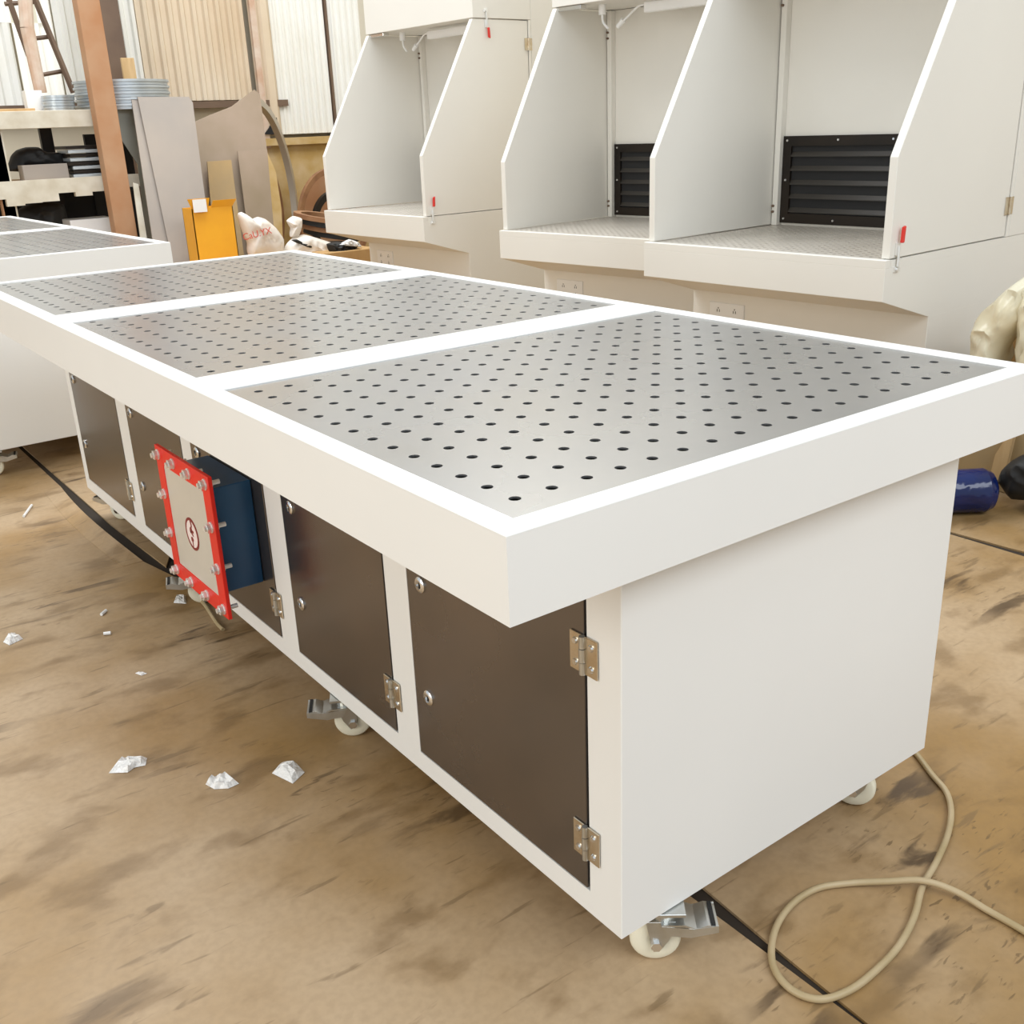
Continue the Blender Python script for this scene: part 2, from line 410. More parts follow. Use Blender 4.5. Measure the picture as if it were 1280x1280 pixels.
def make_table(label, loc, rz, L, ycuts, holes, doors, W=1.2, zs=1.0, r=0.0085, cast=None):
    t = thing('downdraft_table', label, 'workbench', loc, rz, 'perforated-top workbenches')
    m = 0.0417; z1 = H
    f = MB()
    th = 0.012
    f.box(0, th, 0, L, z1 - LIPH, z1 - 0.003); f.box(W - th, W, 0, L, z1 - LIPH, z1 - 0.003)
    f.box(th, W - th, 0, th, z1 - LIPH, z1 - 0.003); f.box(th, W - th, L - th, L, z1 - LIPH, z1 - 0.003)
    # folded-in bottom edge
    f.box(th, 0.245, th, L - th, z1 - LIPH, z1 - LIPH + 0.004); f.box(1.07, W - th, th, L - th, z1 - LIPH, z1 - LIPH + 0.004)
    f.box(0.245, 1.07, th, 0.075, z1 - LIPH, z1 - LIPH + 0.004); f.box(0.245, 1.07, L - 0.03, L - th, z1 - LIPH, z1 - LIPH + 0.004)
    f.build('lip_panel', PAINT, t)
    g = MB(); zz = z1 - 0.004
    g.box(0, m, 0, L, zz, z1, 0.0012); g.box(W - m, W, 0, L, zz, z1, 0.0012)
    g.box(m - 0.001, W - m + 0.001, 0, m, zz, z1, 0.0012); g.box(m - 0.001, W - m + 0.001, L - m, L, zz, z1, 0.0012)
    for a, b in zip(ycuts[1::2][:-1], ycuts[2::2]): g.box(m - 0.001, W - m + 0.001, a, b, zz, z1, 0.0012)
    g.build('top_frame', PAINT, t)
    for (a, b), (xs, ys_) in zip(zip(ycuts[0::2], ycuts[1::2]), holes):
        me = plate_mesh(m + 0.0015, W - m - 0.0015, a + 0.0015, b - 0.0015, z1 - 0.0025, xs, ys_, r)
        mesh_obj('perforated_plate', me, STEEL_P, t)
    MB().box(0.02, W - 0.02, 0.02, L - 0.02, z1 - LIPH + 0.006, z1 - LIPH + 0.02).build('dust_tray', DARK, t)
    # cabinet
    cx0, cx1, cy0, cy1, cz0, cz1 = 0.241, 1.076, 0.068, L - 0.021, 0.113, z1 - LIPH + 0.003
    MB().box(cx0 + 0.014, cx1, cy0, cy1, cz0, cz1, 0.002).build('cabinet_body', PAINT, t)
    for ya, yb in ((cy0 - 0.001, cy0 + 0.012), (cy1 - 0.012, cy1 + 0.001)):
        MB().box(cx0 - 0.0006, cx1 + 0.0006, ya, yb, cz0 - 0.0005, cz1, 0.0015).build('end_panel', PAINT, t)
    zb, zt = 0.158, 0.745
    fr = MB(); edges = [cy0]
    for a, b in doors: edges += [a, b]
    edges.append(cy1)
    for a, b in zip(edges[0::2], edges[1::2]): fr.box(cx0, cx0 + 0.013, a, b, cz0, cz1)
    for a, b in doors:
        fr.box(cx0, cx0 + 0.013, a, b, cz0, zb); fr.box(cx0, cx0 + 0.013, a, b, zt, cz1)
    fr.build('face_frame', PAINT, t)
    for i, (a, b) in enumerate(doors):
        MB().box(cx0 + 0.0095, cx0 + 0.0135, a, b, zb, zt).build('door_gap_shade', DARK, t)  # added dark panel, stands in for shade in the gaps round the door
        d = MB().box(cx0 - 0.001, cx0 + 0.008, a + 0.006, b - 0.003, zb + 0.003, zt - 0.003, 0.001).build('door', DOORM, t)
        for z in (0.548, 0.308): cam_lock(t, cx0 - 0.001, b - 0.052, z)
        for z in ((0.595, 0.255) if i == 0 else (0.655, 0.255)): hinge(t, cx0 - 0.001, a + 0.004, z)
    for cc in cast: caster(t, *cc)
    t.scale = (1, 1, zs)
    return t

def lin(a, b, n): return [a + (b - a) * i / (n - 1) for i in range(n)]
XS = lin(0.088, 1.114, 18)
main_doors = [(0.143, 0.665), (0.752, 1.218), (1.312, 1.788), (1.863, 2.350), (2.450, 2.988)]
PI = math.pi
table = make_table('large white perforated-top workbench in the foreground with five dark cabinet doors', (0, 0, 0), 0, 3.06,
    [0.0417, 0.945, 1.081, 1.971, 2.135, 3.018],
    [(XS, lin(0.100, 0.890, 14)), (XS, lin(1.124, 1.948, 14)), (XS, lin(2.185, 2.97, 14))], main_doors,
    cast=[(0.352, 0.088, math.radians(-38)), (0.268, 1.045, math.radians(150)), (0.268, 2.0, math.radians(160)), (0.31, 2.93, math.radians(120)),
          (0.955, 0.128, math.radians(-60), False), (1.01, 1.030, 0.3), (1.01, 1.985, 0.3), (1.01, 2.93, 0.6)])
t2_doors = [(0.143, 0.665), (0.752, 1.218), (1.312, 1.788), (1.863, 2.350)]
table2 = make_table('white perforated-top workbench at the left edge behind the big one, seen end-on', (-0.257, 3.745, 0), math.radians(1.2), 2.80,
    [0.0417, 1.33, 1.46, 2.758], [(XS, lin(0.10, 1.27, 20)), (XS, lin(1.52, 2.70, 20))], t2_doors, zs=1.012,
    cast=[(0.33, 0.10, math.radians(-15)), (1.0, 0.14, 1.2), (0.30, 2.65, 2.0), (1.0, 2.65, 0.6)])

# ------------------------------------------------------------------ blue box with red bolted flange
def flange_box():
    X0 = 0.120; y0, y1, z0, z1 = 1.335, 1.700, 0.240, 0.605
    P = lambda px, py: atx(px, py, X0)
    t = thing('flanged_box', 'blue box with red bolted flange and round emblem jutting from the middle cabinet door', 'vent box', (X0, (y0 + y1) / 2, z0))
    off = Matrix.Translation(-Vector((X0, (y0 + y1) / 2, z0)))
    MB().box(X0 + 0.010, 0.2395, y0 + 0.048, y1 - 0.048, z0 + 0.050, z1 - 0.045, 0.002).build('duct_body', BLUE, t, mx=off)
    rim = 0.047
    f = MB()
    f.box(X0, X0 + 0.010, y0, y0 + rim, z0, z1, 0.001).box(X0, X0 + 0.010, y1 - rim, y1, z0, z1, 0.001)
    f.box(X0, X0 + 0.010, y0 + rim, y1 - rim, z0, z0 + rim, 0.001).box(X0, X0 + 0.010, y0 + rim, y1 - rim, z1 - rim, z1, 0.001)
    f.build('red_flange', RED, t, mx=off)
    pl = MB().box(X0 + 0.002, X0 + 0.009, y0 + rim, y1 - rim, z0 + rim, z1 - rim).build('burst_panel', GLASSP, t, mx=off)
    cy, cz = 1.512, 0.412
    MB().ring((X0 + 0.002, cy, cz), (-1, 0, 0), [(0.036, 0.0), (0.043, 0.0), (0.043, 0.0015), (0.036, 0.0015)], 32).build('emblem_ring', EMB_R, pl, mx=off)
    MB().cyl((X0 + 0.002, cy, cz), (X0 + 0.001, cy, cz), 0.0365, n=32).build('emblem_disc', EMB_W, pl, mx=off)
    g = MB(); X1 = X0 + 0.0004
    def poly(pts): g.prism([(X1, cy - a, cz + b) for a, b in pts], (0.0006, 0, 0))
    poly([(-0.004, 0.036), (0.006, 0.034), (0.008, 0.020), (0.002, 0.018)])
    poly([(-0.010, 0.014), (0.001, 0.022), (0.004, 0.014), (-0.002, 0.004), (-0.008, 0.000), (-0.012, 0.006)])
    poly([(-0.008, 0.003), (0.006, -0.006), (0.010, -0.004), (0.004, 0.008), (-0.002, 0.010)])
    poly([(0.004, 0.012), (0.014, 0.010), (0.012, 0.004), (0.004, 0.006)])
    poly([(-0.010, -0.010), (0.002, -0.008), (0.006, -0.016), (-0.002, -0.024), (-0.010, -0.020)])
    poly([(-0.005, -0.022), (0.001, -0.022), (-0.001, -0.036), (-0.005, -0.036)])
    g.build('emblem_mark', EMB_R, pl, mx=off)
    ys_ = [y0 + 0.022 + (y1 - y0 - 0.044) * k / 3 for k in range(4)]; zs_ = [z0 + 0.022 + (z1 - z0 - 0.044) * k / 3 for k in range(4)]
    pts = [(y, z) for y in ys_ for z in zs_ if y in (ys_[0], ys_[-1]) or z in (zs_[0], zs_[-1])]
    for y, z in pts:
        b = MB().cyl((X0 - 0.003, y, z), (X0 + 0.001, y, z), 0.014, n=14)
        b.cyl((X0 - 0.013, y, z), (X0 - 0.003, y, z), 0.0125, 0.0120, n=6).cyl((X0 - 0.019, y, z), (X0 - 0.013, y, z), 0.007, n=8)
        b.cyl((X0 + 0.009, y, z), (X0 + 0.034, y, z), 0.006, n=8).cyl((X0 + 0.010, y, z), (X0 + 0.016, y, z), 0.0095, n=6)
        b.build('bolt', BRIGHTZ, t, mx=off)
    return t
flange_box()

# ------------------------------------------------------------------ hooded booths
def clamp(parent, x, y, z, up=1):
    """red-gripped toggle clamp on the right outer side (y plane), up=-1 mirrors it"""
    s = up
    b = MB().box(x - 0.012, x + 0.012, y - 0.006, y, z - 0.012, z + 0.030 if s > 0 else z + 0.012)
    b = MB()
    b.box(x - 0.010, x + 0.012, y - 0.008, y, min(z + s * 0.01, z + s * 0.055), max(z + s * 0.01, z + s * 0.055), 0.001)
    b.cyl((x, y - 0.010, z + s * 0.045), (x - 0.004, y - 0.012, z - s * 0.030), 0.0045, n=8)
    b.cyl((x + 0.006, y - 0.010, z + s * 0.045), (x + 0.001, y - 0.012, z - s * 0.030), 0.0035, n=8)
    b.box(x - 0.018, x + 0.014, y - 0.010, y, min(z - s * 0.05, z - s * 0.03), max(z - s * 0.05, z - s * 0.03), 0.001)
    b.cyl((x - 0.002, y - 0.008, z - s * 0.040), (x - 0.002, y - 0.018, z - s * 0.040), 0.008, n=8)
    o = b.build('toggle_clamp', BRIGHTZ, parent)
    MB().prism([(x + 0.000, y - 0.022, z + s * 0.055), (x + 0.014, y - 0.022, z + s * 0.055), (x + 0.018, y - 0.022, z + s * 0.115), (x + 0.004, y - 0.022, z + s * 0.110)], (0, 0.012, 0), 0.002).build('red_grip', REDGRIP, o)
    return o

def make_booth(label, loc, rz, zb=0.0, lamp=True, lampx=0.0):
    t = thing('hooded_booth', label, 'fume booth', loc, rz, 'hooded booths standing in a row')
    W = 1.195; ZT = 0.82
    def Y(a): return -a
    # base
    b = MB(); b.box(0.345, 1.34, Y(W), 0, zb, 0.570, 0.002)
    b.build('base_cabinet', PAINT_B, t)
    tr = MB()
    prof = [(0, ZT - 0.03), (0, 0.67), (0.345, 0.567), (1.34, 0.567), (1.34, ZT - 0.03)]
    tr.prism([(x, 0, z) for x, z in prof], (0, -W, 0), 0.0015)
    m = 0.035
    tr.box(0, m, Y(W), 0, ZT - 0.031, ZT, 0.0015)
    tr.box(m, 1.34, Y(m), 0, ZT - 0.031, ZT - 0.002); tr.box(m, 1.34, Y(W), Y(W - m), ZT - 0.031, ZT - 0.002)
    tr.build('worktop', PAINT_B, t)
    MB().box(m, 0.91, Y(W - m), Y(m), ZT - 0.028, ZT - 0.022).build('hole_shade_sheet', BROWN_SHADE, t)
    mesh_obj('perforated_tray', TRAY, TRAYM, t)
    # side wings
    for side, (ya, yb) in enumerate(((0.004, 0.036), (W - 0.036, W - 0.004))):
        poly = [(0.028, ZT + 0.003), (0.028, 1.176), (0.462, 1.940), (0.900, 1.940), (0.900, ZT + 0.003)]
        s = MB(); s.prism([(x, Y(ya), z) for x, z in poly], (0, Y(yb - ya), 0), 0.0015)
        sp = s.build('side_wing', PAINT_B, t)
        h = MB()
        yo = Y(0) if side == 0 else Y(W)
        sg = 1 if side == 0 else -1
        if side == 1:
            for z in (0.945, 1.805):
                hh = MB().box(0.872, 0.898, yo - 0.002, yo + 0.003, z - 0.035, z + 0.035).box(0.906, 0.932, yo - 0.002, yo + 0.003, z - 0.035, z + 0.035)
                hh.cyl((0.902, yo - 0.004, z - 0.035), (0.902, yo - 0.004, z + 0.035), 0.006, n=8)
                hh.build('hinge', BRASSY, sp)
            clamp(t, 0.072, Y(W - 0.004), 0.822, 1)
            clamp(t, 0.565, Y(W - 0.004), 1.948, -1)
    # rear housing and inner back
    MB().box(0.928, 1.34, Y(W), 0, ZT - 0.001, 2.45, 0.002).build('rear_housing', PAINT_B, t)
    MB().box(0.906, 0.926, Y(W), 0, ZT - 0.001, 1.944, 0.0015).build('back_panel', PAINT_B, t)
    for ya, yb in ((0.042, 0.072), (W - 0.072, W - 0.042)):
        p = MB().box(0.868, 0.905, Y(yb), Y(ya), ZT + 0.001, 1.942, 0.001)
        pp = p.build('corner_post', PAINT_B, t)
        yy = Y(ya) if ya < 0.5 else Y(yb)
        q = MB()
        for z in (0.885, 0.912, 1.80, 1.83):
            q.cyl((0.858, Y(ya + 0.008), z), (0.869, Y(ya + 0.008), z), 0.006, n=8)
        tag(q.build('post_rivets', BROWNM, pp), kind='stuff')
    # canopy
    c = MB(); c.box(0.462, 0.927, Y(W), 0, 1.946, 2.45, 0.002)
    cp = c.build('canopy', PAINT_B, t)
    # louvre: frame, slats, screws
    ya, yb, za, z2 = 0.075, 0.955, 0.832, 1.232
    lf = MB(); fx0, fx1 = 0.890, 0.905; rimw = 0.045
    lf.box(fx0, fx1, Y(yb), Y(ya), za, za + rimw).box(fx0, fx1, Y(yb), Y(ya), z2 - rimw, z2)
    lf.box(fx0, fx1, Y(ya + rimw), Y(ya), za + rimw, z2 - rimw).box(fx0, fx1, Y(yb), Y(yb - rimw), za + rimw, z2 - rimw)
    l = lf.build('louvre_frame', BLACKM, t)
    MB().box(0.9035, 0.9058, Y(yb - rimw), Y(ya + rimw), za + rimw, z2 - rimw).build('louvre_shade', DARK, l)  # near-black sheet standing in for shade between the slats
    for k in range(5):
        z = za + rimw + 0.006 + k * 0.064
        MB().prism([(0.890, Y(ya + rimw), z), (0.8905, Y(ya + rimw), z + 0.004), (0.903, Y(ya + rimw), z + 0.022), (0.903, Y(ya + rimw), z + 0.018)], (0, -(yb - ya - 2 * rimw), 0)).build('slat', SLATM, l)
    for y in lin(ya + 0.022, yb - 0.022, 4):
        for z in (za + 0.02, z2 - 0.02): MB().cyl((0.8905, Y(y), z), (0.886, Y(y), z), 0.007, 0.005, n=8).build('screw', CHROME, l)
    for y in (ya + 0.022, yb - 0.022): MB().cyl((0.8905, Y(y), (za + z2) / 2), (0.886, Y(y), (za + z2) / 2), 0.007, 0.005, n=8).build('screw', CHROME, l)
    # sockets on the recessed front
    so = MB().box(0.339, 0.346, Y(0.305), Y(0.105), 0.400, 0.522, 0.002).build('socket_plate', PLASTIC_W, t)
    sl = MB()
    for yc in (0.158, 0.252):
        for zc in (0.487, 0.440):
            sl.box(0.3380, 0.3392, Y(yc + 0.008), Y(yc + 0.005), zc - 0.008, zc + 0.004); sl.box(0.3380, 0.3392, Y(yc - 0.005), Y(yc - 0.008), zc - 0.008, zc + 0.004)
            sl.box(0.3380, 0.3392, Y(yc + 0.002), Y(yc - 0.002), zc + 0.007, zc + 0.013)
    tag(sl.build('socket_slots', DARK, so), kind='stuff')
    if lamp:
        lx = 0.62
        la = MB().box(lx - 0.020, lx + 0.020, Y(1.08), Y(0.52), 1.880, 1.930, 0.004).build('strip_light', PLASTIC_W, t)
        MB().tube([(lx, Y(0.53), 1.92), (lx, Y(0.47), 1.915), (lx, Y(0.41), 1.880), (lx, Y(0.36), 1.850)], 0.0055).build('light_cable', PLASTIC_W, la, True)
        MB().cyl((lx, Y(0.37), 1.860), (lx, Y(0.33), 1.830), 0.014, 0.012, n=10).build('plug', PLASTIC_W, la, True)
        gl = MB().cyl((0.60, Y(0.24), 1.946), (0.60, Y(0.24), 1.895), 0.020, n=12).build('cable_gland', PLASTIC_W, t, True)
        MB().tube([(0.60, Y(0.24), 1.905), (0.60, Y(0.245), 1.860), (0.60, Y(0.28), 1.825)], 0.0065).build('cable_tail', PLASTIC_W, gl, True)
        ls = MB().box(0.47, 0.52, Y(0.20), Y(0.02), 1.925, 1.944, 0.002).build('latch_strip', CHROME, t)
    return t
BROWN_SHADE = mat('hole_shade_sheet', (0.16, 0.12, 0.085), 0.7)  # brown sheet colour standing in for shade below the tray holes
SLATM = mat('slat_metal', (0.032, 0.027, 0.022), 0.4)  # lighter than the frame, slat highlights put into the colour
TRAYM = mat('tray_steel', (0.66, 0.61, 0.54), 0.4, 0.25, noise=(0.60, 0.55, 0.48), nscale=5)
TRAY = plate_mesh(0.035, 0.905, -1.160, -0.035, 0.8195, lin(0.07, 0.88, 22), lin(-1.13, -0.065, 28), 0.0085, seg=8, wall=0.002)
d3 = math.radians(3.2)
b3 = make_booth('nearest white hooded booth on the right with wide black louvre and red clamp', (2.6577, 2.5534, 0), d3)
b2 = make_booth('middle white hooded booth, its louvre half hidden behind the nearest booth', (2.7994, 3.8483, -0.030), math.radians(7.5), zb=0.03)
b1 = make_booth('farthest white hooded booth, left of the other two, clamps on its side wing', (2.7783, 5.8969, 0), d3)

# ------------------------------------------------------------------ far wall
YW = 9.5
wall = MB().box(-6, 9, YW + 0.12, YW + 0.30, 0.0, 6.0).build('wall_back', mat('wall_back_plain', (0.62, 0.55, 0.42), 0.8)); tag(wall, kind='structure')
def corr(px0, px1, pyt, pyb, pitch, m, yoff=0.0, depth=0.03, nm='wall_panel', topz=None):
    """corrugated sheet between two pixel columns (taken at its foot) on the far wall"""
    a = at(px0, pyb, YW); b = at(px1, pyb, YW)
    zt = topz if topz else at((px0 + px1) / 2, pyt, YW).z
    n = max(1, int(round((b.x - a.x) / pitch))); p = (b.x - a.x) / n
    o = None; pts = []
    for i in range(n):
        x = a.x + i * p
        pts += [(x, 0), (x + p * 0.42, 0), (x + p * 0.55, depth), (x + p * 0.85, depth)]
    pts.append((b.x, 0))
    zb = a.z
    mb = MB()
    poly = [(x, YW + 0.02 - d - yoff, zb) for x, d in pts] + [(x, YW + 0.03 - d - yoff + 0.006, zb) for x, d in reversed(pts)]
    mb.prism(poly, (0, 0, zt - zb))
    return mb.build(nm, m, wall)
corr(-60, 32, 28, 134, 0.16, CORR_W)
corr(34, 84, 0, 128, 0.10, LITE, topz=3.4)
corr(86, 118, 0, 128, 0.10, CORR_W, topz=3.4)
corr(160, 186, 0, 126, 0.11, CORR_W, topz=3.4)
corr(187, 318, 0, 127, 0.115, CORR_T, topz=3.4)
corr(327, 352, 0, 170, 0.16, CORR_T, 0.04, topz=3.4)
corr(353, 418, 0, 168, 0.075, CORR_W, 0.02, 0.015, topz=3.4)
corr(422, 520, 0, 168, 0.075, CORR_W, 0.02, 0.015, topz=3.4)
corr(520, 1100, 0, 168, 0.15, CORR_W, 0.02, 0.015, topz=3.4)
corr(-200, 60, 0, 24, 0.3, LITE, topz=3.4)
# dark joint between sheets, rust pipe, ledge and stained lower wall
a = at(420, 168, YW); MB().box(a.x - 0.012, a.x + 0.012, YW - 0.03, YW + 0.02, a.z, 3.4).build('joint_strip', BROWNM, wall)
a = at(325, 120, YW); MB().box(a.x - 0.03, a.x + 0.03, YW - 0.06, YW, 1.2, 3.4).build('downpipe', PIPEM, wall)
a = at(300, 172, YW); MB().box(a.x, 9, YW - 0.10, YW + 0.02, a.z - 0.09, a.z - 0.02).build('wall_ledge', OCHRE, wall)
MB().box(a.x - 1.0, 9, YW - 0.03, YW + 0.11, 0.0, a.z - 0.09).build('lower_wall', OCHRE, wall)
a = at(200, 128, YW); MB().box(-6, a.x + 1.3, YW - 0.04, YW + 0.02, a.z - 0.06, a.z).build('wall_ledge', BROWNM, wall)
pts = [at(331, 168, YW - 0.08), at(348, 168, YW - 0.08), at(346, 147, YW - 0.08)]
MB().prism(pts, (0, 0.03, 0)).build('dark_opening', DARK, wall)
# rear wall along the booths
wr = MB().box(5.2, 5.4, -3, 12, 0, 6).build('wall_right', mat('wall_right_plain', (0.70, 0.64, 0.52), 0.8)); tag(wr, kind='structure')
# columns
def vbox(name, label, cat, px0, px1, py, Y, z0, z1, dy, m, tilt=0.0):
    a = at(px0, py, Y); b = at(px1, py, Y)
    o = MB().box(-(b.x - a.x) / 2, (b.x - a.x) / 2, 0, dy, 0, z1 - z0, 0.003).build(name, m)
    o.location = ((a.x + b.x) / 2, Y, z0); o.rotation_euler = (0, tilt, 0)
    return tag(o, label, cat)
vbox('steel_column', 'orange-brown rusty column standing in front of the shelf rack', 'column', 133, 160, 220, 7.45, 0, 3.6, 0.12, RUST)
vbox('broad_column', 'wide dark brown column behind the rusty orange one', 'column', 126, 158, 70, 8.9, 0, 3.6, 0.25, BROWNM)
o = vbox('wood_board', 'short tan board standing beside the wide dark brown column', 'board', 154, 170, 90, 8.6, 0.0, 1.98, 0.03, WOOD)
o.data.transform(Matrix.Identity(4))

# ------------------------------------------------------------------ shelf rack
YR = 7.6
rack = thing('shelf_rack', 'pale two-tier shelf rack loaded with discs and dark boxes at upper left', 'shelving', (0.9, YR, 0))
ro = Matrix.Translation((-0.9, -YR, 0))
X0 = 0.35; X1 = at(124, 140, YR).x + 0.02
z_u1 = at(60, 138, YR).z; z_u0 = at(60, 160, YR).z
z_l1 = at(60, 224, YR).z; z_l0 = at(60, 242, YR).z
MB().box(X0, X1, YR, YR + 0.05, z_u0, z_u1, 0.003).build('front_beam', PALE, rack, mx=ro)
low = MB(); rr = random.Random(4)
n = 14; xs = lin(X0, at(175, 230, YR).x, n + 1)
for i in range(n): low.box(xs[i], xs[i + 1], YR, YR + 0.05, z_l0 - rr.uniform(-0.02, 0.08), z_l1)
low.build('front_beam', PALE, rack, mx=ro)
MB().box(X0, X1, YR + 0.05, YR + 0.12, z_u1 - 0.03, z_u1 - 0.004).box(X0, X1 + 0.3, YR + 0.12, YR + 0.62, z_u1 - 0.03, z_u1 - 0.004).build('shelf_board', WOOD, rack, mx=ro)
MB().box(X0, X1 + 0.02, YR + 0.05, YR + 0.62, z_l1 - 0.03, z_l1 - 0.004).build('shelf_board', WOOD, rack, mx=ro)
MB().box(X0, X1 + 0.3, YR + 0.05, YR + 0.62, 0.42, 0.45).build('shelf_board', WOOD, rack, mx=ro)
for (x, yy, m_) in ((at(3, 200, YR).x, YR + 0.055, PALE), (at(62, 175, YR + 0.5).x, YR + 0.57, BLACKM), (at(15, 270, YR).x, YR + 0.055, RUST), (X1 + 0.02, YR + 0.055, PALE), (X1 + 0.25, YR + 0.57, BLACKM)):
    MB().box(x - 0.045, x + 0.045, yy, yy + 0.05, 0, z_u0 + 0.10).build('upright', m_, rack, mx=ro)
MB().box(X0, X1 + 0.3, YR + 0.60, YR + 0.64, 0, z_l0 - 0.02).build('back_shade_sheet', DARK, rack, mx=ro)  # dark sheet added in place of the shade inside the rack

MB().box(X1, X1 + 0.36, YR + 0.58, YR + 0.62, 0, z_u0 - 0.05).build('side_shade_sheet', DARK, rack, mx=ro)  # second dark sheet, painted shade for the void right of the rack
# round discs on the upper shelf
def disc_stack(px0, px1, pytop, Y, zb, n, label, grp, hh, m):
    a = at(px0, pytop, Y); b = at(px1, pytop, Y); r = (b.x - a.x) / 2; cx = (a.x + b.x) / 2
    for k in range(n):
        z = zb + k * hh; j = rr.uniform(-0.01, 0.01)
        d = MB().cyl((0, 0, 0), (0, 0, hh * 0.55), r * 0.97, n=36).cyl((0, 0, hh * 0.55), (0, 0, hh * 0.92), r, n=36).build('steel_disc', m, smooth=True)
        d.location = (cx + j, Y, z)
        pos = 'topmost' if k == n - 1 else ('bottom' if k == 0 else ['', 'second from the bottom', 'third from the bottom', 'fourth from the bottom', 'fifth from the bottom'][k])
        tag(d, f'{label}, {pos} of its stack', 'disc', grp)
zsh = z_u1 - 0.004
hs = (at(150, 101, YR + 0.33).z - zsh) / 5
disc_stack(92, 208, 112, YR + 0.33, zsh, 5, 'large grey steel disc behind the rusty column', 'large discs on the upper shelf', hs, GREY)
hs2 = (at(72, 119, YR + 0.24).z - zsh) / 3
disc_stack(52, 93, 125, YR + 0.24, zsh, 3, 'small grey disc left of the large discs', 'small discs on the upper shelf', hs2, GREY)
a = at(38, 128, YR + 0.2); b = at(58, 112, YR + 0.2)
tag(MB().box(a.x, b.x - 0.01, YR + 0.30, YR + 0.4, zsh, b.z, 0.003).build('white_block', PLASTIC_W), 'white block on the upper shelf left of the small discs', 'block')
a = at(0, 130, YR + 0.2)
tag(MB().box(a.x - 0.1, at(48, 130, YR).x, YR + 0.12, YR + 0.27, zsh, zsh + 0.025, 0.002).build('wood_offcut', WOOD), 'thin yellow wood offcut lying at the left end of the upper shelf', 'offcut')
# lower shelf content
zl = z_l1 - 0.004
a = at(84, 200, YR + 0.15); b = at(122, 200, YR + 0.15)
top = at(100, 181, YR + 0.15).z; nb = 8; hb = (top - zl) / nb
for k in range(nb):
    j = rr.uniform(-0.02, 0.02)
    o = MB().box(a.x + j, b.x + j + 0.10, YR + 0.08, YR + 0.40, zl + k * hb, zl + (k + 0.82) * hb, 0.002).build('flat_plate', GREY if k % 2 == 0 else BLACKM)
    names = ['bottom', 'second from the bottom', 'third from the bottom', 'fourth from the bottom', 'fourth from the top', 'third from the top', 'second from the top', 'topmost']
    tag(o, ('grey' if k % 2 == 0 else 'black') + ' flat plate on the lower rack shelf, ' + names[k] + ' of the pile', 'plate', 'plates stacked on the lower shelf')
a = at(28, 215, YR + 0.1); b = at(83, 204, YR + 0.1)
tag(MB().box(a.x, b.x, YR + 0.08, YR + 0.22, zl, b.z, 0.003).build('grey_bin', LEAN), 'low grey bin at the front of the lower shelf', 'bin')
pts = [at(x, y, YR + 0.36) for x, y in ((12, 214), (13, 196), (20, 188), (32, 184), (48, 184), (58, 190), (82, 192), (84, 214))]
tag(MB().pillow(pts, (0, 1, 0), 0.11, seed=3).build('black_sack', BLACKR, smooth=True), 'dark lumpy sack behind the grey bin on the lower shelf', 'sack')
a = at(84, 282, YR + 0.2)
tag(MB().box(a.x, a.x + 0.33, YR + 0.1, YR + 0.35, 0.45, at(84, 276, YR + 0.1).z, 0.003).build('white_carton', PLASTIC_W), 'white flat carton in the dark bottom of the rack', 'carton')
pts = [at(x, y, YR + 0.4) for x, y in ((20, 290), (22, 262), (50, 250), (80, 256), (84, 290))]
tag(MB().pillow(pts, (0, 1, 0), 0.10, seed=5).build('black_heap', BLACKR, smooth=True), 'black heap in the dark bottom of the rack, left end', 'heap')

# ------------------------------------------------------------------ ladder
YL = 8.35
lad = thing('ladder', 'dark steel ladder leaning against the bright wall at top left', 'ladder', tuple(at(60, 60, YL)))
lo = Matrix.Translation(-at(60, 60, YL))
def bar(p, q, r): return MB().tube([p, q], r, 6, 0)
L0, L1 = at(-3, -40, YL), at(40, 78, YL); L2 = at(92, 116, YL - 0.05); L3 = at(28, -40, YL)
bar(L0, at(36, 70, YL), 0.022).build('rail', BROWNM, lad, mx=lo)
bar(L3, L2, 0.026).build('rail', BROWNM, lad, mx=lo)
for (a_, b_) in (((6, 5), (46, 2)), ((26, 50), (62, 46)), ((50, 94), (83, 88))):
    bar(at(*a_, YL), at(*b_, YL), 0.018).build('rung', BROWNM, lad, mx=lo)
lp = MB().cyl(at(27, -60, YL - 0.25), at(34, 35, YL - 0.25), 0.05, 0.05, n=10).cyl(at(34, 35, YL - 0.25), at(51, 116, YL - 0.25), 0.05, 0.045, n=10).build('leaning_pole', PIPEM)
tag(lp, 'thick brown pole leaning in front of the ladder', 'pole')

# ------------------------------------------------------------------ leaning sheets
def lean(name, label, cat, pts, Y, m, th=0.012, slope=0.002, rz=0.0):
    """steel sheet; its foot (larger py) stands nearer the camera"""
    P = [at(x, y, Y - (y - 120) * slope) for x, y in pts]
    o = MB().prism(P, (0, th, 0)).build(name, m)
    return tag(o, label, cat)
lean('steel_sheet', 'tall grey steel sheet leaning right of the rack, behind the orange carton', 'metal sheet',
     [(172, 121), (236, 121), (241, 128), (276, 400), (231, 400)], 7.56, LEAN)
lean('narrow_steel_strip', 'narrow grey steel strip leaning left of the tall steel sheet', 'metal sheet',
     [(164, 121), (172, 121), (231, 400), (206, 400)], 7.585, LEAN)
lean('tapered_steel_sheet', 'dark grey tapered sheet leaning between rusty column and tall steel sheet', 'metal sheet',
     [(138, 133), (166, 133), (178, 180), (181, 240), (212, 400), (196, 400), (172, 205), (150, 172), (136, 150)], 7.685, GREENST, 0.01, 0.0)
lean('steel_strip', 'slim grey strip leaning in the gap beside the rusty column', 'metal sheet',
     [(166, 228), (173, 230), (200, 400), (190, 400)], 7.70, PALE)
